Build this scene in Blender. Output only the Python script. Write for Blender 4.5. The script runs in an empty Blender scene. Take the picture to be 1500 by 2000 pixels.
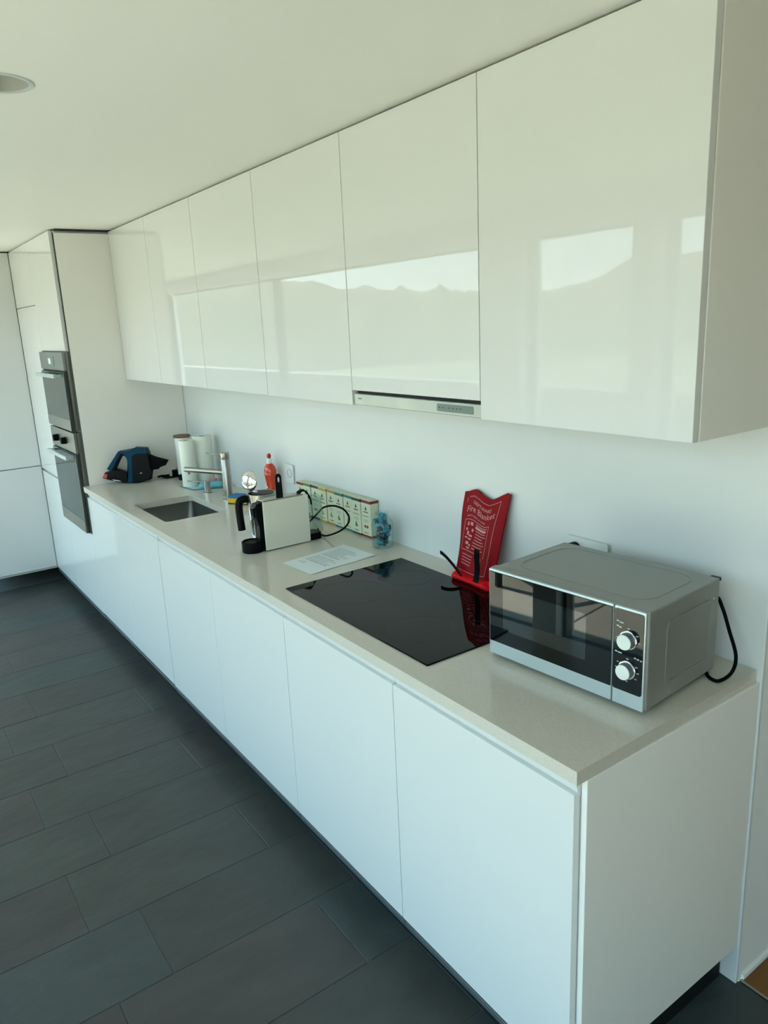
import bpy, bmesh, math, random
from mathutils import Matrix, Vector
from math import pi, sin, cos, radians
random.seed(7)
S = bpy.context.scene
COL = S.collection

# ------------------------------------------------------------------ camera
cam_d = bpy.data.cameras.new('camera'); cam = bpy.data.objects.new('camera', cam_d); COL.objects.link(cam)
Rw = Matrix(((0.57789656, 0.81491018, -0.04423766),
             (0.17585676, -0.17727514, -0.96832222),
             (-0.79693787, 0.55181059, -0.24575416)))      # world -> view (x right, y down, z forward)
rt, dn, fw = Rw[0].copy(), Rw[1].copy(), Rw[2].copy()
M = Matrix((rt, -dn, -fw)).transposed().to_4x4()
M.translation = Vector((4.4064, -1.5915, 1.7311))
cam.matrix_world = M
cam_d.sensor_fit = 'VERTICAL'; cam_d.sensor_height = 24.0
cam_d.lens = 1459.62 / 2000 * 24.0
cam_d.clip_start = 0.02; cam_d.clip_end = 400
S.camera = cam

# ------------------------------------------------------------------ world, sun, exposure
W = bpy.data.worlds.new('world'); S.world = W; W.use_nodes = True
nt = W.node_tree; nt.nodes.clear()
tc = nt.nodes.new('ShaderNodeTexCoord'); sx = nt.nodes.new('ShaderNodeSeparateXYZ')
rp = nt.nodes.new('ShaderNodeValToRGB'); bg = nt.nodes.new('ShaderNodeBackground'); wo = nt.nodes.new('ShaderNodeOutputWorld')
nt.links.new(tc.outputs['Generated'], sx.inputs[0]); nt.links.new(sx.outputs['Z'], rp.inputs[0])
el = rp.color_ramp.elements
el[0].position = 0.0; el[0].color = (0.76, 0.92, 0.95, 1)
el[1].position = 1.0; el[1].color = (0.20, 0.43, 0.68, 1)
e = el.new(0.25); e.color = (0.48, 0.80, 1.0, 1)
nt.links.new(rp.outputs[0], bg.inputs[0]); bg.inputs[1].default_value = 3.55
nt.links.new(bg.outputs[0], wo.inputs[0])

sd = bpy.data.lights.new('sun', 'SUN'); sun = bpy.data.objects.new('sun', sd); COL.objects.link(sun)
sd.energy = 22.0; sd.angle = radians(0.6); sd.color = (1.0, 0.99, 0.95)
sun.rotation_euler = Vector((0.74, -0.04, -0.80)).to_track_quat('-Z', 'Y').to_euler()
sun.location = (-10, 3, 12)

S.view_settings.view_transform = 'Standard'; S.view_settings.look = 'None'
S.view_settings.gamma = 1.0; S.view_settings.use_curve_mapping = False
S.view_settings.exposure = 0.38

# ------------------------------------------------------------------ materials
def mat(name, col, rough=0.5, metal=0.0, spec=0.5, bump=None, vary=None, coat=0.0, alpha=1.0, var_obj=None, aniso=None):
    m = bpy.data.materials.new(name); m.use_nodes = True
    t = m.node_tree; b = t.nodes['Principled BSDF']
    b.inputs['Base Color'].default_value = (*col, 1); b.inputs['Roughness'].default_value = rough
    b.inputs['Metallic'].default_value = metal; b.inputs['Specular IOR Level'].default_value = spec
    b.inputs['Coat Weight'].default_value = coat; b.inputs['Coat Roughness'].default_value = 0.02
    co = t.nodes.new('ShaderNodeTexCoord')
    if bump:                                   # (scale, strength, distance, detail)
        n = t.nodes.new('ShaderNodeTexNoise'); n.inputs['Scale'].default_value = bump[0]; n.inputs['Detail'].default_value = bump[3]
        bp = t.nodes.new('ShaderNodeBump'); bp.inputs['Strength'].default_value = bump[1]; bp.inputs['Distance'].default_value = bump[2]
        t.links.new(co.outputs['Object'], n.inputs['Vector'])
        t.links.new(n.outputs['Fac'], bp.inputs['Height']); t.links.new(bp.outputs[0], b.inputs['Normal'])
    if vary:                                   # (scale, colour b, lo, hi)
        n = t.nodes.new('ShaderNodeTexNoise'); n.inputs['Scale'].default_value = vary[0]; n.inputs['Detail'].default_value = 6
        r = t.nodes.new('ShaderNodeValToRGB'); r.color_ramp.elements[0].position = vary[2]; r.color_ramp.elements[1].position = vary[3]
        r.color_ramp.elements[0].color = (*col, 1); r.color_ramp.elements[1].color = (*vary[1], 1)
        t.links.new(co.outputs['Object'], n.inputs['Vector'])
        t.links.new(n.outputs['Fac'], r.inputs[0]); t.links.new(r.outputs[0], b.inputs['Base Color'])
    return m

def glass(name, tint, rough=0.0, refl=1.0, ior=1.45):
    m = bpy.data.materials.new(name); m.use_nodes = True
    t = m.node_tree; t.nodes.clear()
    o = t.nodes.new('ShaderNodeOutputMaterial'); mx = t.nodes.new('ShaderNodeMixShader')
    tr = t.nodes.new('ShaderNodeBsdfTransparent'); gl = t.nodes.new('ShaderNodeBsdfGlossy'); fr = t.nodes.new('ShaderNodeMath'); fr.operation = 'MULTIPLY_ADD'; lw = t.nodes.new('ShaderNodeLayerWeight'); pw = t.nodes.new('ShaderNodeMath'); pw.operation = 'POWER'
    tr.inputs[0].default_value = (*tint, 1); gl.inputs['Roughness'].default_value = rough; lw.inputs['Blend'].default_value = 0.5; pw.inputs[1].default_value = 5.0; fr.inputs[1].default_value = 0.96; fr.inputs[2].default_value = 0.04
    t.links.new(lw.outputs['Facing'], pw.inputs[0]); t.links.new(pw.outputs[0], fr.inputs[0])
    t.links.new(fr.outputs[0], mx.inputs[0]); t.links.new(tr.outputs[0], mx.inputs[1]); t.links.new(gl.outputs[0], mx.inputs[2])
    t.links.new(mx.outputs[0], o.inputs[0]); return m

MT = {}
MT['gloss'] = mat('white_lacquer', (0.70, 0.70, 0.675), 0.018, spec=0.55, bump=(3.0, 0.10, 0.002, 2.0))
MT['carcass'] = mat('white_melamine', (0.70, 0.71, 0.66), 0.35)
MT['panel'] = mat('white_panel_satin', (0.86, 0.83, 0.77), 0.22, spec=0.4)
MT['wall'] = mat('wall_paint', (0.80, 0.795, 0.765), 0.6, bump=(60, 0.05, 0.001, 3))
MT['wall_bounce'] = mat('wall_warm_bounce', (0.84, 0.77, 0.66), 0.7)  # warm tint added to unseen walls so bounced light warms the end panels
MT['splash'] = mat('white_splash_panel', (0.67, 0.68, 0.66), 0.28, spec=0.35)
MT['ceil'] = mat('ceiling_paint', (0.90, 0.885, 0.825), 0.7)
MT['gapdark'] = mat('shadow_gap_dark', (0.03, 0.032, 0.025), 0.8)
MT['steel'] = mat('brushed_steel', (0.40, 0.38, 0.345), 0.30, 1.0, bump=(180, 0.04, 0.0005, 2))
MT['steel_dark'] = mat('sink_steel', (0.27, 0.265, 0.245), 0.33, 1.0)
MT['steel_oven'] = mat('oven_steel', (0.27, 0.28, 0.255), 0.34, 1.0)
MT['chrome'] = mat('chrome', (0.82, 0.82, 0.80), 0.07, 1.0)
MT['alu'] = mat('plinth_rail_aluminium', (0.085, 0.115, 0.12), 0.35, 0.2)
MT['black'] = mat('black_plastic', (0.003, 0.003, 0.0035), 0.36, spec=0.10)
MT['rubber'] = mat('black_rubber', (0.003, 0.003, 0.0035), 0.6, spec=0.06)
MT['plinth'] = mat('plinth_black', (0.008, 0.009, 0.009), 0.6, spec=0.2)
MT['ovenglass'] = mat('oven_glass', (0.045, 0.058, 0.053), 0.08, spec=0.5)
MT['hob'] = mat('black_ceramic_glass', (0.0015, 0.002, 0.002), 0.025, spec=0.12)
MT['hobring'] = mat('hob_ring_print', (0.02, 0.022, 0.022), 0.15, spec=0.2)
MT['mwgrey'] = mat('microwave_grey_paint', (0.27, 0.28, 0.26), 0.38, 0.3, bump=(350, 0.03, 0.0004, 2))
MT['mwsilver'] = mat('microwave_silver_trim', (0.56, 0.62, 0.62), 0.28, 0.45)
MT['mwglass'] = mat('microwave_black_glass', (0.001, 0.0015, 0.0015), 0.012, spec=0.42)
MT['mwwindow'] = mat('microwave_window_mesh', (0.006, 0.010, 0.010), 0.012, spec=0.8)
MT['knob'] = mat('knob_light_grey', (0.66, 0.70, 0.65), 0.5)
MT['knobside'] = mat('knob_side_metal', (0.26, 0.29, 0.33), 0.3, 0.6)
MT['print_l'] = mat('pale_print', (0.45, 0.46, 0.42), 0.5)
MT['paper'] = mat('paper_white', (0.72, 0.76, 0.76), 0.65)
MT['ink'] = mat('grey_ink', (0.30, 0.33, 0.33), 0.6)
MT['red'] = mat('red_vinyl', (0.24, 0.001, 0.004), 0.5, spec=0.10, bump=(28, 0.25, 0.004, 3))
MT['red2'] = mat('red_vinyl_flap', (0.58, 0.002, 0.008), 0.42, spec=0.15, bump=(30, 0.3, 0.006, 3))
MT['pink_print'] = mat('pale_pink_print', (0.58, 0.24, 0.24), 0.6)
MT['soap'] = mat('orange_soap', (0.60, 0.045, 0.01), 0.15, coat=0.4)
MT['cap_w'] = mat('clear_white_cap', (0.75, 0.75, 0.70), 0.25)
MT['cap_r'] = mat('red_cap', (0.55, 0.01, 0.025), 0.3)
MT['cream'] = mat('cream_side_shell', (0.68, 0.67, 0.565), 0.32)
MT['tissue'] = mat('kitchen_paper', (0.78, 0.79, 0.70), 0.9, bump=(140, 0.35, 0.002, 2))
MT['wood_lid'] = mat('wooden_lid', (0.20, 0.11, 0.06), 0.55, vary=(30, (0.14, 0.08, 0.045), 0.3, 0.7))
MT['sponge_y'] = mat('yellow_sponge', (0.72, 0.42, 0.015), 0.9, bump=(160, 0.8, 0.003, 2))
MT['sponge_b'] = mat('blue_cloth_layer', (0.02, 0.17, 0.38), 0.9, bump=(90, 0.5, 0.002, 2))
MT['scour'] = mat('dark_scourer', (0.05, 0.045, 0.01), 0.95)
MT['teal'] = mat('turquoise_cloth', (0.14, 0.52, 0.62), 0.7, bump=(40, 0.4, 0.003, 2))
MT['teal_edge'] = mat('green_glass_edge', (0.04, 0.16, 0.15), 0.15)
MT['board'] = mat('pale_blue_glass_board', (0.42, 0.66, 0.70), 0.06, spec=0.8)
MT['pink'] = mat('pink_sponge', (0.62, 0.24, 0.25), 0.85)
MT['vacblue'] = mat('vacuum_blue', (0.0015, 0.038, 0.080), 0.42, spec=0.10)
MT['vacred'] = mat('vacuum_red', (0.45, 0.05, 0.045), 0.4)
MT['clear'] = glass('clear_plastic', (0.86, 0.90, 0.89), 0.03)
MT['jarglass'] = glass('jar_glass', (0.80, 0.90, 0.90), 0.0)
MT['pane'] = glass('window_glass', (0.975, 0.975, 0.965), 0.0)
MT['smoke'] = mat('dark_pot_glass', (0.006, 0.006, 0.006), 0.06, spec=0.8)
MT['pod_d'] = mat('dark_teal_wrapper', (0.006, 0.06, 0.075), 0.25, coat=0.5)
MT['pod_l'] = mat('bright_blue_wrapper', (0.03, 0.27, 0.38), 0.25, coat=0.5)
MT['pod_w'] = mat('pale_wrapper_print', (0.50, 0.62, 0.55), 0.3)
MT['carton'] = mat('ivory_carton', (0.66, 0.68, 0.50), 0.55)
MT['tdark'] = mat('dark_green_ink', (0.045, 0.075, 0.035), 0.5)
MT['tgrey'] = mat('carton_grey_ink', (0.30, 0.32, 0.22), 0.5)
MT['frame'] = mat('window_frame_dark', (0.03, 0.032, 0.032), 0.4)
MT['socket'] = mat('white_socket_plastic', (0.66, 0.70, 0.67), 0.3)
MT['socketgrey'] = mat('socket_hole_grey', (0.16, 0.16, 0.13), 0.5)
MT['panelgrey'] = mat('hood_display_grey', (0.14, 0.19, 0.175), 0.3)
MT['hoodsteel'] = mat('hood_steel', (0.50, 0.53, 0.48), 0.3, 0.45, vary=(9, (0.42, 0.45, 0.41), 0.35, 0.7))
MT['lampin'] = mat('lamp_recess_grey', (0.38, 0.385, 0.33), 0.45)
MT['lampdark'] = mat('lamp_lens_grey', (0.22, 0.235, 0.19), 0.4)
MT['grout'] = mat('grout', (0.075, 0.074, 0.066), 0.9)
MT['coping'] = mat('parapet_stone', (0.20, 0.20, 0.17), 0.85)
MT['terrace'] = mat('terrace_slab_stone', (0.50, 0.47, 0.36), 0.8, vary=(3, (0.42, 0.40, 0.31), 0.3, 0.7))
MT['field'] = mat('meadow', (0.10, 0.125, 0.06), 0.95, vary=(0.15, (0.15, 0.15, 0.085), 0.35, 0.65))
MT['hill'] = mat('wooded_hill', (0.05, 0.07, 0.035), 0.95, vary=(0.25, (0.10, 0.11, 0.065), 0.35, 0.65))

# slate: every tile gets its own shade
def slate():
    m = bpy.data.materials.new('slate_tile'); m.use_nodes = True; t = m.node_tree; b = t.nodes['Principled BSDF']
    oi = t.nodes.new('ShaderNodeObjectInfo'); r = t.nodes.new('ShaderNodeValToRGB'); r.color_ramp.interpolation = 'CONSTANT'
    cols = [(0.047, 0.050, 0.045), (0.055, 0.052, 0.048), (0.045, 0.055, 0.051), (0.050, 0.054, 0.048), (0.050, 0.047, 0.044), (0.046, 0.056, 0.054)]
    el = r.color_ramp.elements
    el[0].position = 0; el[0].color = (*cols[0], 1); el[1].position = 1 / 6; el[1].color = (*cols[1], 1)
    for k in range(2, 6):
        q = el.new(k / 6); q.color = (*cols[k], 1)
    t.links.new(oi.outputs['Random'], r.inputs[0])
    ge = t.nodes.new('ShaderNodeNewGeometry')
    mp = t.nodes.new('ShaderNodeMapping'); mp.inputs['Scale'].default_value = (1.0, 0.45, 1.0)
    t.links.new(ge.outputs['Position'], mp.inputs[0])
    n = t.nodes.new('ShaderNodeTexNoise'); n.inputs['Scale'].default_value = 5; n.inputs['Detail'].default_value = 8; n.inputs['Distortion'].default_value = 1.2
    t.links.new(mp.outputs[0], n.inputs['Vector'])
    mx = t.nodes.new('ShaderNodeMix'); mx.data_type = 'RGBA'; mx.blend_type = 'MULTIPLY'; mx.inputs['Factor'].default_value = 0.7
    r2 = t.nodes.new('ShaderNodeValToRGB'); r2.color_ramp.elements[0].position = 0.3; r2.color_ramp.elements[1].position = 0.7
    r2.color_ramp.elements[0].color = (0.72, 0.72, 0.72, 1); r2.color_ramp.elements[1].color = (1.12, 1.12, 1.1, 1)
    t.links.new(n.outputs['Fac'], r2.inputs[0]); t.links.new(r.outputs[0], mx.inputs['A']); t.links.new(r2.outputs[0], mx.inputs['B'])
    t.links.new(mx.outputs['Result'], b.inputs['Base Color'])
    n2 = t.nodes.new('ShaderNodeTexNoise'); n2.inputs['Scale'].default_value = 3.2; n2.inputs['Detail'].default_value = 3; n2.inputs['Distortion'].default_value = 2.5
    t.links.new(mp.outputs[0], n2.inputs['Vector'])
    st = t.nodes.new('ShaderNodeMath'); st.operation = 'MULTIPLY'; st.inputs[1].default_value = 5.0
    fl = t.nodes.new('ShaderNodeMath'); fl.operation = 'FLOOR'
    dv = t.nodes.new('ShaderNodeMath'); dv.operation = 'MULTIPLY'; dv.inputs[1].default_value = 0.10
    t.links.new(n2.outputs['Fac'], st.inputs[0]); t.links.new(st.outputs[0], fl.inputs[0]); t.links.new(fl.outputs[0], dv.inputs[0])
    n3 = t.nodes.new('ShaderNodeTexNoise'); n3.inputs['Scale'].default_value = 22; n3.inputs['Detail'].default_value = 6
    t.links.new(mp.outputs[0], n3.inputs['Vector'])
    ad = t.nodes.new('ShaderNodeMath'); ad.operation = 'MULTIPLY_ADD'; ad.inputs[1].default_value = 0.22
    t.links.new(n3.outputs['Fac'], ad.inputs[0]); t.links.new(dv.outputs[0], ad.inputs[2])
    bp = t.nodes.new('ShaderNodeBump'); bp.inputs['Strength'].default_value = 1.0; bp.inputs['Distance'].default_value = 0.016
    t.links.new(ad.outputs[0], bp.inputs['Height']); t.links.new(bp.outputs[0], b.inputs['Normal'])
    b.inputs['Roughness'].default_value = 0.46; b.inputs['Specular IOR Level'].default_value = 0.4
    return m
MT['slate'] = slate()

def speckle():
    m = bpy.data.materials.new('speckled_quartz'); m.use_nodes = True; t = m.node_tree; b = t.nodes['Principled BSDF']
    co = t.nodes.new('ShaderNodeTexCoord')
    v = t.nodes.new('ShaderNodeTexVoronoi'); v.inputs['Scale'].default_value = 330
    r = t.nodes.new('ShaderNodeValToRGB'); r.color_ramp.elements[0].position = 0.0; r.color_ramp.elements[1].position = 1.0
    r.color_ramp.elements[0].color = (0.575, 0.53, 0.45, 1); r.color_ramp.elements[1].color = (0.635, 0.59, 0.505, 1)
    t.links.new(co.outputs['Object'], v.inputs['Vector'])
    sp = t.nodes.new('ShaderNodeSeparateColor'); t.links.new(v.outputs['Color'], sp.inputs[0])
    t.links.new(sp.outputs[0], r.inputs[0]); t.links.new(r.outputs[0], b.inputs['Base Color'])
    b.inputs['Roughness'].default_value = 0.13; b.inputs['Specular IOR Level'].default_value = 0.5
    return m
MT['quartz'] = speckle()

def woodfloor():
    m = bpy.data.materials.new('oak_parquet'); m.use_nodes = True; t = m.node_tree; b = t.nodes['Principled BSDF']
    co = t.nodes.new('ShaderNodeTexCoord'); mp = t.nodes.new('ShaderNodeMapping'); mp.inputs['Scale'].default_value = (14, 1.2, 1)
    n = t.nodes.new('ShaderNodeTexNoise'); n.inputs['Scale'].default_value = 4; n.inputs['Detail'].default_value = 6
    r = t.nodes.new('ShaderNodeValToRGB'); r.color_ramp.elements[0].color = (0.10, 0.035, 0.004, 1); r.color_ramp.elements[1].color = (0.24, 0.10, 0.012, 1)
    t.links.new(co.outputs['Object'], mp.inputs[0]); t.links.new(mp.outputs[0], n.inputs['Vector']); t.links.new(n.outputs['Fac'], r.inputs[0])
    t.links.new(r.outputs[0], b.inputs['Base Color']); b.inputs['Roughness'].default_value = 0.35
    return m
MT['oak'] = woodfloor()
for k, c in dict(b_red=(0.22, 0.012, 0.02), b_green=(0.14, 0.20, 0.03), b_purple=(0.045, 0.02, 0.09), b_yellow=(0.46, 0.34, 0.03),
                 b_orange=(0.50, 0.24, 0.04), b_teal=(0.012, 0.13, 0.10), b_teal2=(0.015, 0.15, 0.13), b_black=(0.012, 0.03, 0.015),
                 leafg=(0.08, 0.16, 0.03), berry=(0.25, 0.04, 0.02), olive=(0.26, 0.29, 0.07)).items():
    MT[k] = mat('carton_' + k, c, 0.5)

# ------------------------------------------------------------------ mesh builder
class MB:
    def __init__(s): s.bm = bmesh.new()
    def _xf(s, vs, m):
        if m is not None: bmesh.ops.transform(s.bm, matrix=m, verts=vs)
    def box(s, x0, x1, y0, y1, z0, z1, bev=0.0, seg=2, m=None):
        r = bmesh.ops.create_cube(s.bm, size=1.0); vs = r['verts']
        for v in vs:
            v.co = Vector((x0 + (v.co.x + .5) * (x1 - x0), y0 + (v.co.y + .5) * (y1 - y0), z0 + (v.co.z + .5) * (z1 - z0)))
        if bev > 0:
            es = list({e for v in vs for e in v.link_edges})
            rr = bmesh.ops.bevel(s.bm, geom=es, offset=bev, segments=seg, affect='EDGES', profile=0.5)
            vs = [v for v in rr['verts']]
        s._xf(list(set(vs)), m); return s
    def cyl(s, p0, p1, r0, r1=None, n=24, cap=True):
        p0 = Vector(p0); p1 = Vector(p1); r1 = r0 if r1 is None else r1
        return s.tube([p0, p1], [r0, r1], n, cap)
    def tube(s, pts, rad, n=12, cap=True, closed=False, sq=None):
        pts = [Vector(p) for p in pts]
        if not hasattr(rad, '__len__'): rad = [rad] * len(pts)
        rings = []; d0 = (pts[1] - pts[0]).normalized()
        up = Vector((0, 0, 1)) if abs(d0.z) < 0.9 else Vector((1, 0, 0))
        a = d0.cross(up).normalized(); N = len(pts)
        for i, p in enumerate(pts):
            if closed: d = (pts[(i + 1) % N] - pts[i - 1]).normalized()
            elif i == 0: d = d0
            elif i == N - 1: d = (pts[-1] - pts[-2]).normalized()
            else: d = (pts[i + 1] - pts[i - 1]).normalized()
            a = (a - d * a.dot(d)).normalized(); b = d.cross(a)
            ring = []
            for k in range(n):
                t = 2 * pi * k / n; ca, sa = cos(t), sin(t)
                if sq: ca *= sq[0]; sa *= sq[1]
                ring.append(s.bm.verts.new(p + (a * ca + b * sa) * rad[i]))
            rings.append(ring)
        rng = range(N) if closed else range(N - 1)
        for i in rng:
            A, B = rings[i], rings[(i + 1) % N]
            for k in range(n):
                s.bm.faces.new((A[k], A[(k + 1) % n], B[(k + 1) % n], B[k])).smooth = True
        if cap and not closed:
            s.bm.faces.new(list(reversed(rings[0]))); s.bm.faces.new(rings[-1])
        return s
    def lathe(s, prof, c=(0, 0, 0), n=32, m=None, sy=1.0):
        c = Vector(c); rings = []; vs = []
        for r, z in prof:
            if r < 1e-6:
                v = s.bm.verts.new(c + Vector((0, 0, z))); rings.append([v]); vs.append(v)
            else:
                ring = [s.bm.verts.new(c + Vector((r * cos(2 * pi * k / n), sy * r * sin(2 * pi * k / n), z))) for k in range(n)]
                rings.append(ring); vs += ring
        for A, B in zip(rings, rings[1:]):
            for k in range(n):
                if len(A) == 1 and len(B) == 1: continue
                if len(A) == 1: f = s.bm.faces.new((A[0], B[k], B[(k + 1) % n]))
                elif len(B) == 1: f = s.bm.faces.new((A[k], A[(k + 1) % n], B[0]))
                else: f = s.bm.faces.new((A[k], A[(k + 1) % n], B[(k + 1) % n], B[k]))
                f.smooth = True
        s._xf(vs, m); return s
    def prism(s, poly, o, ex, ey, th, bev=0.0, hole=None):
        """poly: 2-D points in plane (o, ex, ey), extruded by th along ex x ey."""
        o = Vector(o); ex = Vector(ex).normalized(); ey = Vector(ey).normalized(); n = ex.cross(ey).normalized()
        def P(q, h): return o + ex * q[0] + ey * q[1] + n * h
        if hole is None:
            f = [s.bm.verts.new(P(q, 0)) for q in poly]; b = [s.bm.verts.new(P(q, th)) for q in poly]
            N = len(poly)
            fs = [s.bm.faces.new(list(reversed(f))), s.bm.faces.new(b)]
            for k in range(N):
                fs.append(s.bm.faces.new((f[k], f[(k + 1) % N], b[(k + 1) % N], b[k]))); fs[-1].smooth = N > 8
            if bev > 0:
                es = list({e for q in fs[:2] for e in q.edges})
                bmesh.ops.bevel(s.bm, geom=es, offset=bev, segments=2, affect='EDGES', profile=0.5)
        else:                                   # ring between poly and hole (same count)
            N = len(poly); R = []
            for h in (0, th):
                R.append(([s.bm.verts.new(P(q, h)) for q in poly], [s.bm.verts.new(P(q, h)) for q in hole]))
            for k in range(N):
                j = (k + 1) % N
                s.bm.faces.new((R[0][0][k], R[0][1][k], R[0][1][j], R[0][0][j])); s.bm.faces.new((R[1][0][k], R[1][0][j], R[1][1][j], R[1][1][k]))
                s.bm.faces.new((R[0][0][k], R[0][0][j], R[1][0][j], R[1][0][k])); s.bm.faces.new((R[0][1][k], R[1][1][k], R[1][1][j], R[0][1][j]))
        return s
    def grid(s, fn, nu, nv):
        V = [[s.bm.verts.new(fn(i / nu, j / nv)) for j in range(nv + 1)] for i in range(nu + 1)]
        for i in range(nu):
            for j in range(nv): s.bm.faces.new((V[i][j], V[i + 1][j], V[i + 1][j + 1], V[i][j + 1])).smooth = True
        return V
    def xf(s, m): bmesh.ops.transform(s.bm, matrix=m, verts=s.bm.verts[:]); return s
    def build(s, name, m, parent=None, smooth=35, label=None):
        me = bpy.data.meshes.new(name)
        bmesh.ops.recalc_face_normals(s.bm, faces=s.bm.faces[:])
        if parent is not None:
            Mi = parent.get('_m'); 
            Mi = world_of(parent).inverted()
            bmesh.ops.transform(s.bm, matrix=Mi, verts=s.bm.verts[:])
        if smooth:
            for e in s.bm.edges:
                if len(e.link_faces) == 2 and e.calc_face_angle(0) > radians(smooth): e.smooth = False
        s.bm.to_mesh(me); s.bm.free()
        me.materials.append(MT[m])
        o = bpy.data.objects.new(name, me); COL.objects.link(o)
        if parent is not None: o.parent = parent
        if label: o['label'] = label
        if name.startswith('printed') or name in ('touch_symbols', 'lettering'): o['kind'] = 'stuff'
        return o

def world_of(o):
    m = o.matrix_basis.copy()
    return world_of(o.parent) @ m if o.parent else m

def thing(name, label, cat, loc=(0, 0, 0), rz=0.0, group=None):
    o = bpy.data.objects.new(name, None); COL.objects.link(o); o.empty_display_size = 0.05
    o.location = loc; o.rotation_euler = (0, 0, rz); o['label'] = label; o['category'] = cat
    if group: o['group'] = group
    return o
def tag(o, label, cat, group=None):
    o['label'] = label; o['category'] = cat
    if group: o['group'] = group
    return o
def struct(name, mb, m, parent=None, smooth=0):
    o = mb.build(name, m, parent, smooth); o['kind'] = 'structure'; return o
def rrect(x0, x1, y0, y1, r, n=6):
    P = []
    for cx, cy, a in ((x1 - r, y1 - r, 0), (x0 + r, y1 - r, 90), (x0 + r, y0 + r, 180), (x1 - r, y0 + r, 270)):
        for k in range(n + 1):
            t = radians(a + 90 * k / n); P.append((cx + r * cos(t), cy + r * sin(t)))
    return P
def text_mesh(body, size):
    c = bpy.data.curves.new('t', 'FONT'); c.body = body; c.size = size; c.extrude = 0.0; c.resolution_u = 3
    o = bpy.data.objects.new('t', c); COL.objects.link(o)
    dg = bpy.context.evaluated_depsgraph_get(); dg.update()
    me = bpy.data.meshes.new_from_object(o.evaluated_get(dg)); bpy.data.objects.remove(o); bpy.data.curves.remove(c)
    return me

# ------------------------------------------------------------------ dimensions (metres)
YD = -0.600                                   # face of base doors
BX = [0.0, 0.590, 1.187, 1.782, 2.381, 2.976, 3.572]
UX = [0.0, 0.598, 1.192, 1.791, 2.388, 2.986, 3.584]
YU = -0.2954; ZUB = 1.480; ZUT = 2.2785
ZD0, ZD1 = 0.123, 0.8355
ZT = 0.900; ZC = 2.287; YW = 0.030; XF = -1.209

# ------------------------------------------------------------------ room shell
XL, XR, YN, YS = -8.2, 7.6, 3.0, -2.18
fb = struct('floor', MB().box(XL, XR, YS - .15, 0.049, -0.12, -0.0022), 'grout')
wf = struct('floor_wood', MB().box(3.591, XR, 0.053, YN, -0.12, 0.001), 'oak')
struct('trim_1', MB().box(3.5905, XR, 0.048, 0.055, -0.05, 0.0022), 'steel')
# slate tiles, laid in running rows: each one an object
tm = None
row0 = 2.635; pitch = 0.3022
for n in range(-13, 17):
    x0 = row0 + pitch * n
    off = -1.297 if n % 2 == 0 else -1.147
    for k in range(-4, 4):
        y0 = off + 0.5985 * k; y1 = y0 + 0.5985
        if y0 > 0.0 or y1 < -2.1: continue
        if y0 > -0.56 and x0 < 3.0 or x0 < -4.2: continue
        cy1 = min(y1, 0.047); y0 = max(y0, YS - .03)
        hx = pitch / 2 - 0.0013; hy = (cy1 - y0) / 2 - 0.0013
        full = abs(cy1 - y0 - .5985) < 1e-6
        if full and tm:
            o = bpy.data.objects.new('tile', tm); COL.objects.link(o)
        else:
            mb = MB(); mb.box(-hx, hx, -hy, hy, -0.02, 0, bev=0.0012, seg=1)
            me = bpy.data.meshes.new('tile'); mb.bm.to_mesh(me); mb.bm.free(); me.materials.append(MT['slate'])
            o = bpy.data.objects.new('tile', me); COL.objects.link(o)
            if full: tm = me
        o.location = (x0 + pitch / 2, (y0 + cy1) / 2, random.uniform(-0.0007, 0.0004)); o.parent = fb

# ceiling with a hole for the downlight
LX, LY, LR = 2.413, -1.2045, 0.0745
mb = MB(); q = 0.2
def quad(mb, x0, x1, y0, y1, z):
    mb.bm.faces.new([mb.bm.verts.new(p) for p in ((x0, y0, z), (x1, y0, z), (x1, y1, z), (x0, y1, z))])
quad(mb, XL, LX - q, YS - .2, YN, ZC); quad(mb, LX + q, XR, YS - .2, YN, ZC)
quad(mb, LX - q, LX + q, YS - .2, LY - q, ZC); quad(mb, LX - q, LX + q, LY + q, YN, ZC)
NN = 48; O = []; I = []
for k in range(NN):
    t = 2 * pi * (k + .5) / NN; c, s_ = cos(t), sin(t); f = q / max(abs(c), abs(s_))
    O.append(mb.bm.verts.new((LX + c * f, LY + s_ * f, ZC))); I.append(mb.bm.verts.new((LX + c * (LR - .006), LY + s_ * (LR - .006), ZC)))
for k in range(NN): mb.bm.faces.new((O[k], O[(k + 1) % NN], I[(k + 1) % NN], I[k]))
cc = [mb.bm.verts.new((LX + a * q, LY + b * q, ZC)) for a, b in ((1, 1), (-1, 1), (-1, -1), (1, -1))]
for v, ang in zip(cc, (45, 135, 225, 315)):
    k = int(ang / 360 * NN - 0.5) % NN; mb.bm.faces.new((O[k], v, O[(k + 1) % NN]))
mb.box(XL - .2, XR + .2, YS - .2, YN + .2, ZC + 0.12, ZC + 0.4)
struct('ceiling', mb, 'ceil')
lt = thing('downlight', 'round recessed ceiling downlight, switched off, cut by the left edge', 'light', (LX, LY, ZC))
MB().lathe([(LR - .010, 0.003), (LR - .010, -0.0025), (LR - .004, -0.004), (LR, -0.0025), (LR, 0.0)], (LX, LY, ZC), 48).build('trim_ring', 'socket', lt)
MB().lathe([(LR - .010, 0.0), (LR - .024, 0.032), (LR - .026, 0.04)], (LX, LY, ZC), 48).build('reflector', 'lampin', lt)
MB().lathe([(LR - .026, 0.04), (0, 0.043)], (LX, LY, ZC), 48).build('lens', 'lampdark', lt)

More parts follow.
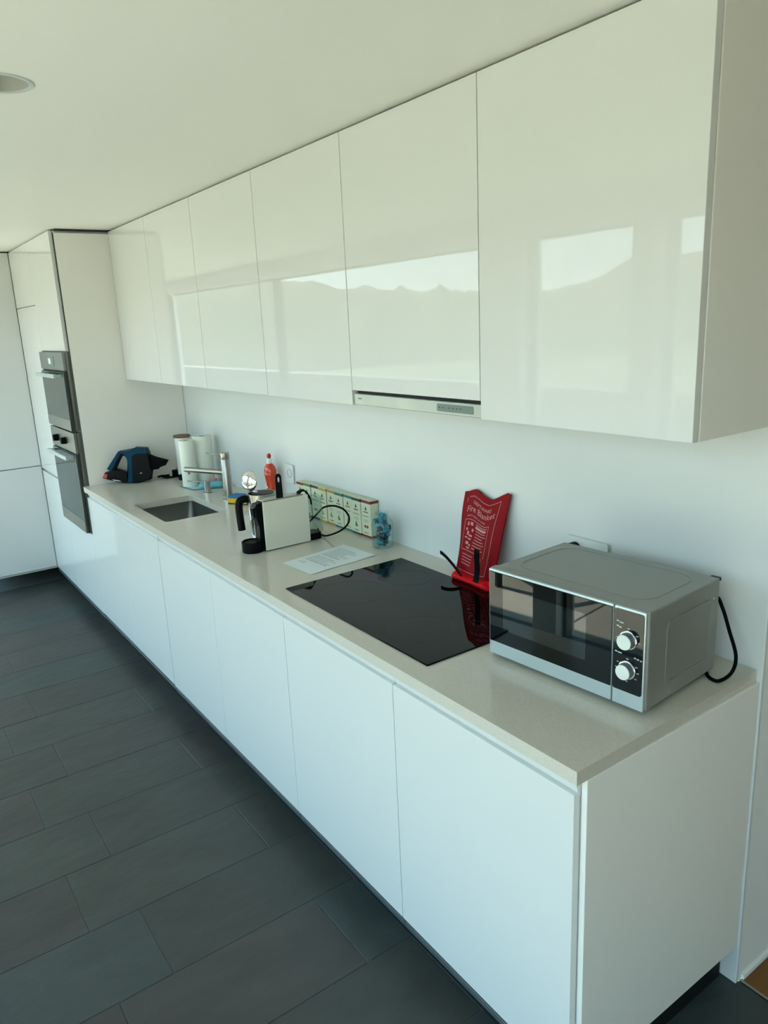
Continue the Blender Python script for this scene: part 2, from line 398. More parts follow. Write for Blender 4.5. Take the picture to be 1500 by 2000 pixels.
# walls
struct('wall_back', MB().box(XL, 3.590, 0.0425, 0.20, 0.0006, ZC), 'wall')
struct('wall_back_end', MB().box(3.50, 3.590, 0.2, YN, 0.0006, ZC), 'wall')
struct('wall_right', MB().box(XR, XR + .15, YS, YN, -0.02, ZC), 'wall_bounce')
struct('wall_left', MB().box(XL - .15, XL, YS, 0.2, -0.02, ZC), 'wall')
struct('wall_far', MB().box(3.5, XR, YN, YN + .15, -0.02, ZC), 'wall_bounce')
struct('baseboard_right', MB().box(3.590, 3.597, 0.058, YN, 0.0015, 0.014), 'wall')

# window side: pillars, head and dark framed panes down to the floor
mb = MB()
for a, b in ((XL, -7.9), (-4.75, -4.6), (0.93, 1.26), (2.01, 2.155), (3.35, 3.55), (5.5, 5.7), (7.4, XR)):
    mb.box(a, b, YS - .18, YS, -0.02, 2.16)
mb.box(XL, XR, YS - .18, YS, 2.155, ZC + .13)
struct('wall_front', mb, 'wall')
wins = [(-7.9, -4.75), (-4.6, 0.93), (1.26, 2.01), (2.155, 3.35), (3.55, 5.5), (5.7, 7.4)]
for i, (a, b) in enumerate(wins):
    w = bpy.data.objects.new('window_%d' % (i + 1), None); COL.objects.link(w); w.location = (a, YS - .1, 0); w['kind'] = 'structure'
    cuts = [a] + ([-1.85] if i == 1 else [(a + b) / 2] if b - a > 1.5 else []) + [b]
    fm = MB()
    for x in cuts:
        fm.box(x if x == a else (x - .02 if x == b else x - .03), x + .02 if x == a else (x if x == b else x + .03), YS - .13, YS - .07, 0, 2.155)
    fm.box(a, b, YS - .129, YS - .071, 0, 0.045); fm.box(a, b, YS - .129, YS - .071, 2.138, 2.154)
    fm.build('frame', 'frame', w, 0)
    for c0, c1 in zip(cuts, cuts[1:]):
        MB().box(c0 + .012, c1 - .012, YS - .103, YS - .097, 0.04, 2.145).build('pane', 'pane', w, 0)

# outside: terrace slabs, parapet, meadow, wooded hill
tb = struct('terrace', MB().box(-16, 16, -6.2, YS - .18, -0.35, -0.045), 'grout')
tmesh = None
for i in range(-9, 10):
    for j in range(4):
        if tmesh is None:
            m_ = MB(); m_.box(-.494, .494, -.494, .494, -0.03, 0, bev=.004, seg=1)
            tmesh = bpy.data.meshes.new('slab'); m_.bm.to_mesh(tmesh); m_.bm.free(); tmesh.materials.append(MT['terrace'])
        o = bpy.data.objects.new('slab', tmesh); COL.objects.link(o); o.parent = tb
        o.location = (i + .5, YS - .18 - .5 - j, -0.02)
struct('parapet', MB().box(-16, 16, -6.35, -6.2, -0.3, 0.80).box(-16, 16, -6.42, -6.14, 0.80, 0.85), 'coping')
mb = MB(); mb.grid(lambda u, v: Vector((-150 + 300 * u, -7.4 - 150 * v, -3.5 + 3.6 * v)), 10, 10); struct('meadow', mb, 'field')
prof = [(85, 5.5), (120, 5.6), (124, 4.4), (126, 5.0), (128, 4.0), (130, 2.5), (133, 2.2), (137, 2.2), (139.5, 2.6), (140.5, 3.3), (141.2, 2.6), (143, 3.1), (145, 3.0), (146, 3.6), (147, 3.1), (150, 4.0), (155, 4.2), (165, 3.6), (185, 4.0)]
def elev(a):
    for (a0, e0), (a1, e1) in zip(prof, prof[1:]):
        if a0 <= a <= a1: return e0 + (e1 - e0) * (a - a0) / (a1 - a0)
    return 4
rnd = random.Random(3); jit = [rnd.uniform(-.22, .22) for _ in range(401)]
def hill(u, v):
    a = 70 + 118 * u; d = 75 + 40 * v
    zt = 1.73 + 75 * math.tan(radians(elev(max(85, a)) + jit[int(u * 400)]))
    z = -4 + (zt + 4) * min(1, v * 2.2)
    return Vector((4.4 + d * cos(radians(a)), 1.0 - d * sin(radians(a)), z))
mb = MB(); mb.grid(hill, 400, 6); struct('hill', mb, 'hill')

# dark slatted patio chair outside (seen in the microwave door)
pcx, pcy = 1.15, -3.15
ch = thing('patio_chair', 'dark slatted patio chair on the terrace, seen only in the microwave door glass', 'chair', (pcx, pcy, -.02), radians(25))
Mc = Matrix.Translation((pcx, pcy, -.02)) @ Matrix.Rotation(radians(25), 4, 'Z')
for k in range(7): MB().box(-.25, .25, -.24 + .07 * k, -.185 + .07 * k, .42, .438, bev=.003, seg=1, m=Mc).build('slat', 'frame', ch)
for k in range(6): MB().box(-.25, .25, -.30, -.282, .50 + .07 * k, .555 + .07 * k, bev=.003, seg=1, m=Mc).build('slat', 'frame', ch)
for sx_ in (-.27, .27):
    MB().box(sx_ - .018, sx_ + .018, -.31, -.27, 0, .94, bev=.004, m=Mc).build('rear_leg', 'frame', ch)
    MB().box(sx_ - .018, sx_ + .018, .22, .26, 0, .62, bev=.004, m=Mc).build('front_leg', 'frame', ch)
    MB().box(sx_ - .022, sx_ + .022, -.30, .28, .62, .645, bev=.004, m=Mc).build('armrest', 'frame', ch)
    MB().box(sx_ - .015, sx_ + .015, -.27, .22, .395, .42, m=Mc).build('seat_rail', 'frame', ch)

# ------------------------------------------------------------------ splash panel and shadow gap filler
struct('trim_2', MB().box(0.0, 3.5908, YW, YW + .012, 0.0008, ZUT, bev=.0025, seg=2), 'splash')
struct('trim_3', MB().box(0.0, 3.575, YU + .035, YW, ZUT - .03, ZC + .001), 'gapdark')

# ------------------------------------------------------------------ base cabinets
ords = ['beside the tall oven column, furthest from the microwave', 'second from the oven column, under the sink', 'third from the oven column, under the coffee machine',
        'fourth from the oven column, under the paper sheet', 'under the black hob, second from the end panel', 'nearest, under the microwave beside the end panel']
for i in range(6):
    x0, x1 = BX[i], BX[i + 1]
    t = thing('base_cabinet', 'white gloss base cabinet ' + ords[i], 'cabinet', ((x0 + x1) / 2, -.3, ZD0 - .015), group='base cabinets of the worktop run')
    g0 = 0.0045 if i == 2 else 0.0013; g1 = 0.0035 if i == 1 else 0.0013
    MB().box(x0 + .001, x1 - .001, YD + .021, 0.02, ZD0 - .0134, 0.705 if i == 1 else 0.83).build('carcass', 'carcass', t, 0)
    MB().box(x0 + g0, x1 - g1, YD, YD + .019, ZD0 + (0.004 if i < 2 else 0), ZD1, bev=.0012).build('door', 'gloss', t)
    # rounded grip rail above the door
    pr = [(0.0, 0.869), (0.0, 0.8695), (0.012, 0.8695)]
    N = 8; poly = []
    y_, z_ = YD + .006, 0.869
    poly = [(YD + .004, .8695), (YD + .006, .862)] + [(YD + .030 - .024 * cos(radians(a)), .862 - .040 * sin(radians(a))) for a in range(10, 71, 15)] + [(YD + .024, .815), (YD + .045, .815), (YD + .045, .8695)]
    MB().prism(poly, (x0 + .001, 0, 0), (0, 1, 0), (0, 0, 1), (x1 - x0 - .002) if i != 1 else (x1 - x0 - .012)).build('grip_rail', 'gloss', t, 40)
    MB().box(x0 + .001, x1 - .001, YD + .005, YD + .045, ZD0 - .031 + (0.004 if i < 2 else 0), ZD0 - .0135, bev=.001, seg=1).build('bottom_rail', 'alu', t)
MB_ = MB().box(3.573, 3.587, YD + .018, YW - .002, ZD0 - .002, 0.8695, bev=.001, seg=1)
ep = MB_.build('end_panel', 'panel'); tag(ep, 'plain white end panel closing the base cabinets beside the wall edge', 'panel')
tag(MB().box(0.0, 3.55, -.545, -.525, 0.0008, .109).build('plinth', 'plinth', None, 0), 'recessed black plinth under the white base cabinets', 'plinth')
tag(MB().box(3.53, 3.55, -.5245, 0.02, 0.0008, .109).build('plinth', 'plinth', None, 0), 'black plinth return under the white end panel by the wall edge', 'plinth')

# ------------------------------------------------------------------ worktop with sink cut-out
SX0, SX1, SY0, SY1 = 0.685, 1.155, -0.540, -0.236
def end_x(y): return 3.587 + (y + .612) / (.642) * (-0.010)
mb = MB()
hole = rrect(SX0, SX1, SY0, SY1, .022, 6)
outer = []; rr_ = .022
for (cx, cy, a, X, Y) in ((SX1 - rr_, SY1 - rr_, 0, 1.30, YW - .0005), (SX0 + rr_, SY1 - rr_, 90, .55, YW - .0005),
                          (SX0 + rr_, SY0 + rr_, 180, .55, -.6125), (SX1 - rr_, SY0 + rr_, 270, 1.30, -.6125)):
    st, en = ((X, cy), (cx, Y)) if a in (0, 180) else ((cx, Y), (X, cy))
    for k in range(7):
        if k <= 3: f = k / 3; outer.append((st[0] + (X - st[0]) * f, st[1] + (Y - st[1]) * f))
        else: f = (k - 3) / 3; outer.append((X + (en[0] - X) * f, Y + (en[1] - Y) * f))
mb.prism(outer, (0, 0, .87), (1, 0, 0), (0, 1, 0), .03, hole=hole)
mb.prism([(0.0, -.6125), (.55, -.6125), (.55, YW - .0005), (0.0, YW - .0005)], (0, 0, .87), (1, 0, 0), (0, 1, 0), .03)
mb.prism([(1.30, -.6125), (3.587, -.6125), (3.577, YW - .0005), (1.30, YW - .0005)], (0, 0, .87), (1, 0, 0), (0, 1, 0), .03)
wt = tag(mb.build('worktop', 'quartz', None, 0), 'beige speckled stone worktop along the whole kitchen run', 'worktop')

# sink
sk = thing('sink', 'stainless steel undermount sink sunk in the stone worktop', 'sink', ((SX0 + SX1) / 2, (SY0 + SY1) / 2, .70))
mb = MB(); loops = []
for (ins, r, z) in ((-.012, .03, .8695), (.001, .022, .8695), (.001, .022, .862), (.006, .045, .76), (.022, .05, .722), (.06, .05, .716), (.14, .01, .714)):
    loops.append([mb.bm.verts.new((x, y, z)) for x, y in rrect(SX0 + ins, SX1 - ins, SY0 + ins, SY1 - ins, r, 5)])
for A, B in zip(loops, loops[1:]):
    for k in range(len(A)): mb.bm.faces.new((A[k], A[(k + 1) % len(A)], B[(k + 1) % len(A)], B[k])).smooth = True
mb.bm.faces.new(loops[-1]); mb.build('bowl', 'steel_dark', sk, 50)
MB().lathe([(0, .7175), (.035, .7175), (.042, .7165), (.042, .715)], ((SX0 + SX1) / 2, (SY0 + SY1) / 2, 0), 28).build('drain', 'steel', sk)

# mixer tap
tp = thing('mixer_tap', 'tall brushed steel mixer tap with straight spout behind the sink', 'tap', (.931, -.134, ZT))
MB().lathe([(.028, 0), (.028, .004), (.0225, .006), (.0225, .205), (.0215, .207)], (.931, -.134, ZT), 28).build('column', 'steel', tp)
MB().lathe([(.0215, .207), (.0225, .209), (.0225, .238), (.021, .24), (0, .24)], (.931, -.134, ZT), 28).build('cap', 'steel', tp)
sp = MB().tube([(.925, -.137, 1.037), (.705, -.262, 1.043)], .0135, 20)
so = sp.build('spout', 'steel', tp)
MB().cyl((.722, -.253, 1.03), (.722, -.253, 1.018), .009, n=16).build('aerator', 'steel_dark', so)
MB().tube([(.925, -.14, 1.127), (.826, -.187, 1.131)], .0038, 10).build('lever', 'steel', tp)
t2 = thing('waste_control', 'short steel tap-like control with thin lever, left of the mixer tap', 'tap', (.70, -.150, ZT))
MB().lathe([(.024, 0), (.024, .004), (.0165, .006), (.0165, .062), (.015, .064), (0, .064)], (.70, -.150, ZT), 24).build('body', 'steel', t2)
MB().tube([(.695, -.153, .957), (.592, -.215, .957)], .0038, 10).build('lever', 'steel', t2)
t3 = thing('drain_knob', 'tiny steel knob between the mixer tap and the short control', 'knob', (.845, -.115, ZT))
MB().lathe([(.017, 0), (.017, .003), (.006, .004), (.006, .02), (.015, .022), (.015, .032), (0, .033)], (.845, -.115, ZT), 20).build('stem', 'steel', t3)

# ------------------------------------------------------------------ hob
hb = thing('hob', 'black glass ceramic hob set in the worktop beside the microwave', 'hob', (2.69, -.315, ZT))
MB().box(2.3175, 3.0598, -.5501, -.0787, ZT + .0002, ZT + .0045, bev=.0012).build('glass_plate', 'hob', hb)
for cx, cy, r in ((2.50, -.40, .105), (2.51, -.19, .075), (2.87, -.42, .09), (2.86, -.20, .105)):
    MB().lathe([(r - .0009, .0001), (r - .0009, .0003), (r + .0009, .0003), (r + .0009, .0001)], (cx, cy, ZT + .0045), 64).build('cooking_zone_ring', 'hobring', hb)
mb = MB()
for k in range(5): mb.box(2.33 + .0, 2.333, -.545, -.54, .9046, .9048)
mb.box(2.405, 2.447, -.535, -.529, .90455, .9048)
for k in range(6): mb.box(2.60 + k * .02, 2.608 + k * .02, -.535, -.532, .90455, .9048)
mb.build('printed_marks', 'hobring', hb)

# ------------------------------------------------------------------ wall cabinets
uord = ['furthest, touching the tall oven column', 'second from the oven column', 'third from the oven column', 'fourth from the oven column, left of the hood',
        'over the hood strip, with the shorter door', 'nearest, right of the hood and over the microwave']
for i in range(6):
    x0, x1 = UX[i], UX[i + 1]; zb = ZUB if i != 4 else 1.5235
    t = thing('wall_cabinet', 'white gloss wall cabinet ' + uord[i], 'cabinet', ((x0 + x1) / 2, -.15, zb), group='wall cabinets under the ceiling')
    MB().box(x0 + .0015, x1 - .0015 if i < 5 else x1 - .016, YU + .021, YW - .002, zb + .003, ZUT - .001).build('carcass', 'carcass', t, 0)
    MB().box(x0 + (.0015 if i else .003), x1 - .0015, YU, YU + .019, zb if i != 4 else 1.527, ZUT - .001, bev=.0012).build('door', 'gloss', t)
    if i == 5: MB().box(x1 - .0155, x1 - .0005, YU + .022, YW - .002, zb, ZUT, bev=.0008, seg=1).build('side_panel', 'panel', t)
hd = thing('extractor_hood', 'slim pull-out extractor hood strip with grey touch panel', 'hood', (2.687, -.15, 1.4815))
MB().box(2.3915, 2.9835, YU + .005, YW - .01, 1.4815, 1.5165, bev=.002).build('front_strip', 'hoodsteel', hd)
MB().box(2.393, 2.982, YU + .02, YU + .2, 1.5167, 1.5225).build('slot', 'gapdark', hd)
MB().prism(rrect(2.806, 2.955, 1.489, 1.510, .004, 3), (0, YU + .005, 0), (1, 0, 0), (0, 0, 1), .0008).build('touch_panel', 'panelgrey', hd)
mb = MB()
for k, x in enumerate((2.815, 2.831, 2.856, 2.872, 2.888, 2.902)): mb.box(x, x + .004, YU + .0038, YU + .0044, 1.4985, 1.5015)
mb.build('touch_symbols', 'gapdark', hd)
mb = MB()
for k in range(5): mb.box(2.413 + k * .0042, 2.416 + k * .0042, YU + .0046, YU + .0052, 1.500, 1.504)
mb.build('printed_marks', 'panelgrey', hd)

# ------------------------------------------------------------------ tall units
XO = -.612
t = thing('oven_column', 'tall white cabinet holding two steel ovens', 'cabinet', (-.306, -.3, ZD0 - .02))
MB().box(XO, -.020, YD + .022, 0.02, ZD0 - .013, ZUT).build('carcass', 'carcass', t, 0)
MB().box(-.0175, 0.0, YD + .021, YW, ZD0 - .013, ZUT - .012, bev=.0008, seg=1).build('side_panel', 'panel', t)
MB().box(XO + .0015, -.021, YD, YD + .019, 1.655, ZUT, bev=.0012).build('upper_door', 'gloss', t)
MB().box(XO + .0015, -.003, YD, YD + .019, ZD0, .612, bev=.0012).build('lower_door', 'gloss', t)
MB().box(XO + .002, -.002, YD + .005, YD + .045, ZD0 - .031, ZD0 - .0135).build('bottom_rail', 'alu', t)
MB().box(-.020, -.0005, YD + .0192, YD + .0208, .62, ZUT - .012).build('edge_gap', 'gapdark', t)
struct('trim_4', MB().box(XF, -.001, -.57, YW, ZUT - .001, ZC + .001), 'gapdark')
t = thing('fridge_column', 'tall white cabinet of three doors in the far corner', 'cabinet', (-.91, -.3, ZD0 - .02))
MB().box(XF + .002, XO - .001, YD + .022, 0.02, ZD0 - .013, ZUT).build('carcass', 'carcass', t, 0)
for nm, z0, z1 in (('top_door', 1.926, ZUT), ('middle_door', .852, 1.922), ('lower_door', ZD0, .836)):
    MB().box(XF + .004, XO - .0015, YD, YD + .019, z0, z1, bev=.0012).build(nm, 'gloss', t)
MB().box(XF + .004, XO - .002, YD + .005, YD + .045, ZD0 - .031, ZD0 - .0135).build('bottom_rail', 'alu', t)
tag(MB().box(XF - .5, -.002, -.545, -.525, 0.0008, .109).build('plinth', 'plinth', None, 0), 'black plinth under the tall oven and corner columns', 'plinth')
t = thing('tall_cabinet', 'tall white gloss cabinet across the far end of the kitchen', 'cabinet', (-1.5, -.82, ZD0 - .02))
MB().box(-1.8, XF - .021, -1.035, 0.02, ZD0 - .013, ZUT).build('carcass', 'carcass', t, 0)
MB().box(XF - .019, XF, -1.03, -.602, .869, ZUT, bev=.0012).build('upper_door', 'gloss', t)
MB().box(XF - .019, XF, -1.03, -.602, ZD0 + .006, .862, bev=.0012).build('lower_door', 'gloss', t)
MB().box(-1.8, -1.77, -1.03, 0.0, 0.0008, ZD0 - .014).build('kick_board', 'plinth', t, 0)
struct('trim_5', MB().box(-1.8, XF - .01, -1.03, 0.0, ZUT, ZC + .001), 'gapdark')

def oven(label, zlo, zhi, zpan, zstrip, knobs):
    o = thing('built_in_oven', label, 'oven', (-.33, -.59, zlo), group='built-in ovens of the tall column')
    x0, x1 = XO + .004, -.028
    yf = YD - .006
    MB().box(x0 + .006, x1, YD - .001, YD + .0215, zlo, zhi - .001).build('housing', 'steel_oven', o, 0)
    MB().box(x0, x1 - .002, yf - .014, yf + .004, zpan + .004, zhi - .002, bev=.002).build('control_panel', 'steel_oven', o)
    dr = MB().box(x0, x1 - .012, yf - .016, yf + .004, zlo + .001, zpan - .004, bev=.002).build('door', 'ovenglass', o)
    MB().box(x0 + .001, x1 - .013, yf - .0172, yf - .0158, zlo + .002, zstrip).build('lower_strip', 'steel_oven', dr)
    MB().box(x0, x1 - .004, yf - .004, yf + .004, zpan - .004, zpan + .004).build('vent_gap', 'gapdark', o)
    MB().box(x1 - .011, x1 - .004, yf - .008, yf + .004, zlo + .002, zpan - .004).build('side_gap', 'gapdark', o)
    zh = zpan - .024
    MB().box(x0 + .045, x1 - .06, yf - .062, yf - .044, zh - .011, zh + .011, bev=.003) \
        .box(x0 + .045, x0 + .063, yf - .05, yf - .0165, zh - .008, zh + .008, bev=.002) \
        .box(x1 - .078, x1 - .06, yf - .05, yf - .0165, zh - .008, zh + .008, bev=.002).build('handle', 'mwsilver', o)
    zc = (zpan + zhi) / 2
    if knobs:
        for x in (-.432, -.238):
            MB().cyl((x, yf - .0145, zc), (x, yf - .042, zc), .021, .019, 24).build('knob', 'rubber', o)
    else:
        MB().prism(rrect(-.44, -.24, zc - .028, zc + .03, .004, 2), (0, yf - .0145, 0), (1, 0, 0), (0, 0, 1), .0008).build('display', 'panelgrey', o)
        MB().prism(rrect(-.372, -.308, zc - .016, zc + .016, .004, 2), (0, yf - .0156, 0), (1, 0, 0), (0, 0, 1), .0012).build('screen', 'knob', o)
    return o
oven('upper steel oven with square display, directly under the top door', 1.212, 1.652, 1.545, 1.275, False)
oven('lower steel oven with two black knobs, its foot below worktop height', .616, 1.205, 1.082, .690, True)

# ------------------------------------------------------------------ microwave
ang = math.atan2(.034, .434); FL = Vector((3.111, -.386, ZT))
mwo = thing('microwave', 'grey two-dial microwave with black glass door at worktop end', 'microwave', tuple(FL), ang)
def mm(): return Matrix.Translation(FL) @ Matrix.Rotation(ang, 4, 'Z')
WM, DM, HM, Z0 = .436, .297, .236, .011
def part(nm, mb, m, parent=None, **k): return mb.xf(mm()).build(nm, m, parent or mwo, **k)
mb = MB(); mb.box(0.002, WM - .002, .022, DM, Z0, HM - .002, bev=.004); part('casing', mb, 'mwgrey')
part('front_bezel', MB().box(0, WM, .002, .026, Z0, HM, bev=.0045, seg=3), 'mwgrey')
# side pressing, top pressing
part('side_pressing', MB().prism(rrect(.075, .265, .045, .195, .02, 5), (WM - .002, 0, 0), (0, 1, 0), (0, 0, 1), .0016, hole=rrect(.083, .257, .053, .187, .013, 5)), 'mwgrey')
part('top_pressing', MB().prism(rrect(.03, .40, .05, .27, .05, 6), (0, 0, HM - .002), (1, 0, 0), (0, 1, 0), .0010, hole=rrect(.034, .396, .054, .266, .046, 6)), 'mwgrey')
XS = .357
door = part('door', MB().box(.0035, XS - .0015, -.006, .0015, Z0 + .001, HM - .001, bev=.0022), 'mwsilver')
part('door_glass', MB().box(.0065, XS - .002, -.0078, -.0055, Z0 + .036, HM - .006, bev=.0008, seg=1), 'mwglass', door)
part('viewing_window', MB().prism(rrect(.05, .29, .085, .195, .004, 2), (0, -.0077, 0), (1, 0, 0), (0, 0, 1), .0003), 'mwwindow', door)
pn = part('control_panel', MB().box(XS + .0015, WM - .0035, -.006, .0015, Z0 + .001, HM - .001, bev=.0022), 'mwsilver')
part('panel_glass', MB().prism(rrect(XS + .0025, WM - .0065, Z0 + .036, HM - .006, .006, 4), (0, -.0058, 0), (1, 0, 0), (0, 0, 1), .0018), 'mwglass', pn)
for nm, cx, cz in (('dial', XS + .0375, .166), ('dial', XS + .037, .098)):
    R90 = Matrix.Rotation(radians(90), 4, 'X')
    d = part(nm, MB().lathe([(.0205, .0), (.0205, .0015), (.019, .002), (.0175, .002)], (0, 0, 0), 40, m=Matrix.Translation((cx, -.0078, cz)) @ R90), 'chrome')
    part('dial_body', MB().lathe([(.0178, .001), (.0168, .016)], (0, 0, 0), 40, m=Matrix.Translation((cx, -.0078, cz)) @ R90), 'knobside', d)
    part('dial_face', MB().lathe([(.0168, .016), (.0162, .0178), (0, .0178)], (0, 0, 0), 40, m=Matrix.Translation((cx, -.0078, cz)) @ R90), 'knob', d)
mb = MB()
for cx, cz, angs in ((XS + .0375, .166, (0, 35, 90, 180)), (XS + .037, .098, (-35, 0, 30, 90, 150, 180, 235, 270))):
    for a in angs:
        a = radians(a); px, pz = cx + .0255 * cos(a), cz + .0255 * sin(a)
        mb.box(px - .0026, px + .0026, -.0080, -.0076, pz - .0009, pz + .0009)
for px, pz, w in ((XS + .012, .203, .006), (XS + .021, .201, .009), (XS + .012, .192, .005), (XS + .018, .190, .006), (XS + .010, .1335, .006), (XS + .019, .1325, .009), (XS + .055, .1305, .005), (XS + .062, .1295, .005), (XS + .069, .1285, .004)):
    mb.box(px - w / 2, px + w / 2, -.0080, -.0076, pz - .0014, pz + .0014)
part('printed_symbols', mb, 'print_l', pn)
for fx in (.03, WM - .03):
    for fy in (.04, DM - .03): part('foot', MB().lathe([(.0, 0), (.012, 0), (.012, Z0 + .001), (0, Z0 + .001)], (fx, fy, 0), 16), 'rubber')
part('rear_spacer', MB().box(WM - .028, WM - .006, DM, DM + .012, HM - .012, HM - .004), 'black')
for y_, z_ in ((.10, .022), (.27, .192)): part('screw', MB().lathe([(.003, -.001), (.003, .0006), (0, .001)], (0, 0, 0), 10, m=Matrix.Translation((WM - .002, y_, z_)) @ Matrix.Rotation(radians(90), 4, 'Y')), 'chrome')

def smooth_path(P, n=8):
    P = [Vector(p) for p in P]; Q = [P[0]] + P + [P[-1]]; out = []
    for i in range(1, len(Q) - 2):
        a, b, c, d = Q[i - 1:i + 3]
        for k in range(n):
            t = k / n; out.append(0.5 * ((2 * b) + (c - a) * t + (2 * a - 5 * b + 4 * c - d) * t * t + (3 * b - a - 3 * c + d) * t ** 3))
    out.append(P[-1]); return out
cb = MB().tube(smooth_path([(3.46, -.062, 1.085), (3.490, -.022, 1.075), (3.505, -.012, 1.045), (3.530, -.02, .998), (3.558, -.034, .948), (3.566, -.062, .918), (3.556, -.096, .9045), (3.530, -.094, .9045), (3.505, -.068, .906), (3.48, -.045, .906)]), .0042, 10)
tag(cb.build('power_cord', 'rubber'), 'black power cord looping down behind the microwave', 'cord')

# wall sockets
def socket(x0, x1, z0, z1, label, holes, name='wall_socket'):
    o = thing(name, label, 'socket', ((x0 + x1) / 2, YW, (z0 + z1) / 2))
    MB().prism(rrect(x0, x1, z0, z1, .006, 4), (0, YW - .0005, 0), (1, 0, 0), (0, 0, 1), .0085, bev=.0015).build('plate', 'socket', o)
    for hx, hz in holes:
        MB().lathe([(.0205, .0), (.0205, .001), (.0195, .0015), (.0195, -.004), (0, -.004)], (0, 0, 0), 28, m=Matrix.Translation((hx, YW - .0092, hz)) @ Matrix.Rotation(radians(90), 4, 'X')).build('outlet_recess', 'socketgrey', o)
    return o
socket(2.998, 3.146, 1.035, 1.113, 'white double wall socket behind the microwave top', ((3.109, 1.07),))
socket(1.255, 1.345, 1.015, 1.105, 'white wall socket between the soap bottle and tea cartons', ((1.312, 1.062),))
pg = MB().lathe([(.0, .0), (.021, .0), (.021, .022), (.016, .03), (0, .03)], (0, 0, 0), 24, m=Matrix.Translation((3.033, YW - .0095, 1.078)) @ Matrix.Rotation(radians(90), 4, 'X'))
tag(pg.build('plug', 'black'), 'black plug in the socket behind the microwave', 'plug')

# ------------------------------------------------------------------ fire blanket pouch leaning on the wall
def PL(z): return 2.583 + (z - .92) * -.065 + (.003 * sin((z - .92) * 20))
def PR(z): return 2.757 + (z - .92) * .075 + (.003 * sin((z - .92) * 24))
def topz(u): return 1.172 + .016 * math.exp(-((u - .26) / .16) ** 2) + .034 * max(0, (u - .62) / .38) ** 1.1 * (1 if u < .96 else .75) - .006 * math.exp(-((u - .62) / .15) ** 2)
def py(u, v):                                # front surface depth
    z = .905 + v * .285
    lean = -.050 + .066 * v
    bulge = .020 * (max(0, 1 - (2 * u - 1) ** 2)) ** .5 * (max(0, 1 - v ** 5)) * (0.6 + .4 * cos(v * 3))
    wav = .0035 * sin(u * 9 + v * 7) * (v * .7 + .3)
    return min(lean - bulge + wav, YW - .005)
pc = thing('fire_blanket_pouch', 'red vinyl fire blanket pouch with black pull straps against the wall', 'fire blanket', (2.65, -.02, ZT))
def pfront(u, v):
    z = .903 + v * (topz(u) - .903); x = PL(z) + (PR(z) - PL(z)) * u; return Vector((x, py(u, v), z))
def pback(u, v):
    p = pfront(u, v); p.y = min(p.y + .004 + .022 * (1 - v ** 4) * min(1, 4 * u * (1 - u) + .1), YW - .0015); return p
mb = MB(); V1 = mb.grid(pfront, 28, 36); V2 = mb.grid(pback, 28, 36)
for i in range(28):
    mb.bm.faces.new((V1[i][0], V2[i][0], V2[i + 1][0], V1[i + 1][0])); mb.bm.faces.new((V1[i][36], V1[i + 1][36], V2[i + 1][36], V2[i][36]))
for j in range(36):
    mb.bm.faces.new((V1[0][j], V1[0][j + 1], V2[0][j + 1], V2[0][j])); mb.bm.faces.new((V1[28][j], V2[28][j], V2[28][j + 1], V1[28][j + 1]))
mb.build('pouch', 'red', pc, 60)
def flap(u, v):
    a = v * 2 * pi; x = 2.598 + .19 * u; r = .013 + .002 * sin(u * 9)
    env = min(1, 9 * u + .25, 9 * (1 - u) + .25)
    return Vector((x, -.068 - .006 * u + 1.7 * r * cos(a) * env, .9012 + r * env + r * sin(a) * env))
mb = MB(); G = mb.grid(flap, 24, 16); bmesh.ops.remove_doubles(mb.bm, verts=mb.bm.verts[:], dist=1e-6)
mb.build('bottom_flap', 'red2', pc, 60)
def PP(u, v, off=.0012):
    p = pfront(u, v); p.y -= off; return p
def decal(mb, u0, u1, v0, v1, n=6):
    V = [[mb.bm.verts.new(PP(u0 + (u1 - u0) * i / n, v0 + (v1 - v0) * j / 2)) for j in range(3)] for i in range(n + 1)]
    for i in range(n):
        for j in range(2): mb.bm.faces.new((V[i][j], V[i + 1][j], V[i + 1][j + 1], V[i][j + 1]))
mb = MB()
def vline(u, v0, v1, w=.008):
    for k in range(8): decal(mb, u, u + w, v0 + (v1 - v0) * k / 8, v0 + (v1 - v0) * (k + 1) / 8, 1)
decal(mb, .14, .84, .925, .931); decal(mb, .14, .84, .10, .106); vline(.835, .10, .93); vline(.10, .87, .92)
decal(mb, .14, .72, .668, .674); decal(mb, .14, .62, .335, .341); vline(.14, .34, .67); vline(.712, .30, .67)
for k, (a, b) in enumerate(((.40, .68), (.40, .68), (.42, .66), (.42, .68), (.42, .60), (.42, .64), (.40, .66), (.40, .62), (.40, .66))):
    decal(mb, a, b, .640 - k * .033, .648 - k * .033)
decal(mb, .40, .66, .60, .628)
for k in range(4): decal(mb, .2, .46, .285 - k * .034, .292 - k * .034)
for k in range(3): decal(mb, .6, .68, .285 - k * .034, .292 - k * .034)
for (a, b, c, d) in ((.22, .25, .60, .64), (.28, .34, .61, .645), (.20, .24, .55, .575), (.33, .37, .55, .58), (.24, .28, .50, .54), (.29, .36, .49, .51), (.20, .26, .465, .48), (.28, .35, .455, .47), (.24, .31, .40, .43), (.32, .36, .39, .41), (.28, .35, .36, .375)):
    decal(mb, a, b, c, d, 2)
mb.build('printed_panel', 'pink_print', pc)
def pouch_text(body, size, u0, v0, slant=0.0, nm='lettering'):
    me = text_mesh(body, size); m2 = MB(); m2.bm.from_mesh(me)
    for v in m2.bm.verts:
        x, y = v.co.x, v.co.y
        u = u0 + x / .20; vv = v0 + y / .285; v.co = PP(min(.98, u), min(.98, vv), .0014)
    m2.build(nm, 'pink_print', pc, 0)
pouch_text('Fire Blanket', .0275, .13, .755)
pouch_text('NEPTWARE', .0165, .26, .84)
